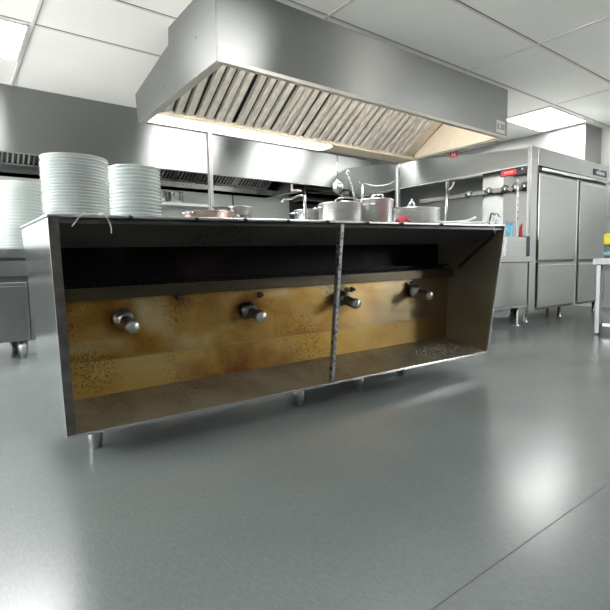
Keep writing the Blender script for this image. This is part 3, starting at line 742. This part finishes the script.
# gas control rail with knobs
kr = thing('control_rail', 'steel control rail with round dials under the side canopy', 'control rail', (5.35, 3.0, 1.6))
MB().box(5.36, 5.41, 2.80, 4.4, 1.53, 1.585).build('rail', M['steel_shade'], kr, .004)
for k, y in enumerate((3.11, 2.98, 2.87, 3.32, 3.6)):
    b = MB().lathe([(0, 0), (.050, 0), (.050, .012), (.040, .018), (.038, .035), (0, .037)], (5.36, y, 1.558), 20, (-1, 0, 0)).build('dial', M['steel_bright'], kr)
    MB().lathe([(0, .036), (.010, .036), (.009, .042), (0, .042)], (5.36, y, 1.558), 12, (-1, 0, 0)).build('dial_cap', M['black_gloss'], b)
MB().box(5.41, 5.499, 2.82, 2.84, 1.545, 1.57).build('bracket', M['steel_plain'], kr)

# ------------------------------------------------------------ refrigerator
fr = thing('upright_refrigerator', 'four-door stainless upright refrigerator on short legs at the right', 'refrigerator', (6.24, 3.1, 0))
FX0, FX1, FY, FB, FT = 5.205, 7.275, 2.72, .127, 1.965
MB().box(5.50, FX1, FY + .045, 3.5, FB, FT).build('body', M['steel_fridge'], fr, .004)
MB().box(5.492, 5.4995, FY + .05, 3.21, .15, 1.94).build('side_sheet', M['steel_shade'], fr)
MB().box(FX0, FX0 + .155, FY, FY + .044, FB, FT).build('side_column', M['steel'], fr, .004)
hdp = MB().box(FX0 + .158, FX1, FY, FY + .044, 1.768, FT).build('header_panel', M['steel'], fr, .004)
MB().cyl((5.41, FY - .012, 1.728), (FX1 - .01, FY - .012, 1.742), .022, 14).build('light_bar', M['steel_bright'], fr)
for xa, xb in ((5.372, 6.31), (6.40, 7.21)):
    for z0, z1, up in ((.708, 1.69, 1), (.155, .682, 0)):
        d = MB().box(xa, xb, FY - .018, FY + .040, z0, z1).build('door', M['steel_fridge'], fr, .010, seg=3)
        MB().box(xb + .004, xb + .022, FY - .006, FY + .03, z0 + .01, z1 - .01).build('door_handle', M['steel_bright'], d, .004)
        MB().box(xa + .02, xb - .02, FY - .0205, FY - .017, z1 - .035, z1 - .028).build('door_trim', M['steel_plain'], d)
for xa in (6.345, 7.235): MB().box(xa, xa + .035, FY, FY + .044, .13, 1.70).build('mullion', M['steel_plain'], fr, .003)
MB().box(5.38, FX1, FY + .030, FY + .0445, .13, 1.766).build('gasket', M['steel_dark'], fr)
for x in (5.285, 6.105, 7.1):
    for y in (2.795, 3.42):
        MB().lathe([(0, 0), (.035, 0), (.035, .006), (.018, .012), (.018, .128), (0, .128)], (x, y, 0), 16).build('leg', M['steel_bright'], fr)
bd = MB().box(6.79, 7.19, FY - .007, FY - .0005, 1.805, 1.885).build('badge', M['letter_dark'], hdp, .004, label='dark blue name badge')
text('lettering', 'williams', .085, (6.99, FY - .0075, 1.846), RF, M['letter_white'], bd, .001, .95)

# counter under the side canopy, end facing the camera
rc = thing('work_counter', 'stainless work counter with a recessed end panel left of the refrigerator', 'counter', (4.75, 3.3, 0))
MB().box(4.30, 5.061, 2.66, 4.46, .20, .69).build('body', M['steel'], rc, .004)
MB().box(4.28, 5.14, 2.635, 4.46, .69, .752).build('worktop', M['steel'], rc, .005)
MB().box(4.33, 5.03, 2.650, 2.659, .225, .675).build('end_panel', M['steel_fridge'], rc, .004)
for x in (4.36, 4.905):
    for y in (2.70, 4.4):
        MB().lathe([(0, 0), (.05, 0), (.05, .008), (.026, .014), (.026, .201), (0, .201)], (x, y, 0), 16).build('leg', M['steel_bright'], rc)
MB().cyl((4.75, 2.85, .14), (4.88, 2.78, .14), .05, 14).build('trap_pipe', M['white_plastic'], rc)
MB().box(4.74, 4.80, 2.83, 2.9, .18, .21).build('pipe_bracket', M['steel_dark'], rc)

# utensil box on the counter
ub = thing('utensil_box', 'open stainless box of packets and utensils on the work counter', 'box', (4.83, 2.76, .752))
b0, b1, b2, b3, bz, bh = 4.63, 5.03, 2.665, 2.86, .753, .205
for nm, a in (('front_side', (b0, b1, b2, b2 + .006)), ('back_side', (b0, b1, b3 - .006, b3)), ('end_side', (b0, b0 + .006, b2 + .006, b3 - .006)), ('end_side', (b1 - .006, b1, b2 + .006, b3 - .006))):
    MB().box(*a, bz, bz + bh).build(nm, M['steel'], ub)
MB().box(b0 + .006, b1 - .006, b2 + .006, b3 - .006, bz, bz + .006).build('bottom', M['steel_plain'], ub)
o = MB().box(5.036, 5.105, 2.66, 2.74, .753, .97).build('knife_block', M['letter_dark'], bevel=.008); tag(o, 'dark slim box at the right of the stainless utensil box', 'box')
def packet(label, m, x, z, w, h, seed, y):
    rn = random.Random(seed); mb = MB(); n = 8; vs = []; fs = []
    for sgn in (-1, 1):
        for i in range(n):
            for j in range(n):
                a = i / (n - 1); b = j / (n - 1)
                th = .018 * math.sin(PI * min(max(a, .02), .98)) * math.sin(PI * min(max(b, .02), .98)) * (1 + .5 * rn.random())
                vs.append((x + (a - .5) * w * (1 - .15 * b) + .02 * (b - .5), y + sgn * th, z + b * h + .018 * math.sin(a * 5 + seed)))
    for s in range(2):
        for i in range(n - 1):
            for j in range(n - 1):
                q = s * n * n
                fs.append((q + i * n + j, q + (i + 1) * n + j, q + (i + 1) * n + j + 1, q + i * n + j + 1))
    mb.add(vs, fs, True)
    o = mb.build('packet', m, loc=(x, y, z)); tag(o, label, 'packet', 'packets in the utensil box')
packet('bright cyan plastic packet at the left in the utensil box', M['cyan_bag'], 4.735, .80, .16, .29, 1, 2.705)
packet('deep blue plastic packet in the middle of the utensil box', M['blue_bag'], 4.82, .81, .15, .31, 2, 2.745)
packet('pale lilac plastic packet right of the blue ones in the utensil box', M['lilac_bag'], 4.90, .80, .15, .30, 3, 2.80)
packet('dark red packet at the right end of the utensil box', M['redcloth'], 4.985, .80, .075, .29, 4, 2.71)
# long-handled utensils arching left of the box
for i, (dx, h, m, lab) in enumerate(((-.05, .33, M['black_gloss'], 'black-handled curved utensil in the crock left of the blue packets'), (-.10, .31, M['steel_bright'], 'steel spoon leaning left in the crock left of the blue packets'), (.03, .30, M['white_plastic'], 'pale wooden-looking spoon leaning right in the crock left of the blue packets'), (-.15, .25, M['white_plastic'], 'pale spatula leaning furthest left in the crock'))):
    cx, cy_ = 4.93, 3.0; ang = i * 1.6 + 3.1
    px_, py2 = cx + .042 * math.cos(ang), cy_ + .042 * math.sin(ang)
    pts = [(px_, py2, .765), (px_ + dx * .3, py2, .95), (px_ + dx * .55, py2, .98 + h * .45), (px_ + dx * .2 + .02, py2, .99 + h * .75), (px_ + .09 + dx * .5, py2, .99 + h * .72)]
    o = MB().tube(pts, .009, 8, 5).build('utensil', m, loc=pts[0]); tag(o, lab, 'utensil', 'utensils in the crock')
o = MB().lathe([(0, 0), (.06, 0), (.066, .01), (.068, .17), (.072, .175), (.064, .175), (.06, .01), (0, .008)], (4.93, 3.0, .753), 28).build('utensil_crock', M['steel_plain'], loc=(4.93, 3.0, .753)); tag(o, 'round steel crock of long utensils on the work counter behind the open counter', 'crock')
# slotted white strip hanging
st = thing('slotted_strip', 'white perforated strip hanging beside the side column of the refrigerator', 'strip', (5.09, 2.80, 1.2))
MB().box(5.055, 5.095, 2.795, 2.80, .753, 1.60).build('strip', M['white_plastic'], st)
for k in range(6): MB().cyl((5.075, 2.791, 1.17 + k * .075), (5.075, 2.7949, 1.17 + k * .075), .009, 8).build('hole', M['black_gloss'], st)

# ------------------------------------------------------------ table at right
tb = thing('prep_table', 'steel prep table with a pale top cut by the right picture border', 'table', (5.3, 1.6, 0))
MB().box(4.785, 6.1, 1.22, 1.90, .655, .713).build('table_top', M['white_plastic'], tb, .006)
for x in (4.86, 6.03):
    for y in (1.26, 1.868): 
        l = MB().box(x - .021, x + .021, y - .021, y + .021, .012, .655).build('leg', M['steel_shade'], tb, .004)
        MB().cyl((x, y, 0), (x, y, .013), .019, 10).build('foot', M['black_gloss'], l)
MB().box(4.885, 6.0, 1.27, 1.845, .075, .10).build('undershelf', M['steel_bright'], tb, .004)
MB().box(4.94, 6.0, 1.27, 1.86, .60, .655).build('drawer', M['white_plastic'], tb, .01)
# yellow-lidded tub on the table
tu = thing('cleaner_tub', 'dark green tub with a bright yellow lid on the prep table at the right border', 'tub', (4.97, 1.78, .713))
MB().box(4.89, 5.06, 1.71, 1.85, .7135, .835).build('body', M['green_dark'], tu, .012)
MB().box(4.888, 5.062, 1.708, 1.852, .742, .775).build('label_band', M['teal'], tu, .002)
MB().box(4.882, 5.068, 1.702, 1.858, .835, .940).build('lid', M['yellow'], tu, .02)
# small notice on the wall
o = MB().box(X1 - .004, X1 - .0005, 2.62, 2.90, 1.29, 1.32).build('wall_trunking', M['steel_plain']); tag(o, 'short grey strip on the white wall right of the refrigerator', 'strip')

# ------------------------------------------------------------------- light
w = bpy.data.worlds.new('world'); SC.world = w; w.use_nodes = True
nt = w.node_tree; bg = nt.nodes['Background']
# bright overcast daylight outside the side windows, its lower half brightened to light the ceiling
tc = nt.nodes.new('ShaderNodeTexCoord'); sp = nt.nodes.new('ShaderNodeSeparateXYZ'); nt.links.new(tc.outputs['Generated'], sp.inputs[0])
rp = ramp(nt, sp.outputs['Z'], [(0.0, (1.0, 0.97, 0.93)), (0.05, (0.62, 0.66, 0.70))])
nt.links.new(rp.outputs[0], bg.inputs[0]); bg.inputs[1].default_value = 17.0
SC.view_settings.view_transform = 'Standard'; SC.view_settings.look = 'None'
SC.view_settings.exposure = 0.72; SC.view_settings.gamma = 1.0
SC.view_settings.use_curve_mapping = False
SC.cycles.use_denoising = True
SC.cycles.max_bounces = 10; SC.cycles.diffuse_bounces = 5; SC.cycles.glossy_bounces = 6
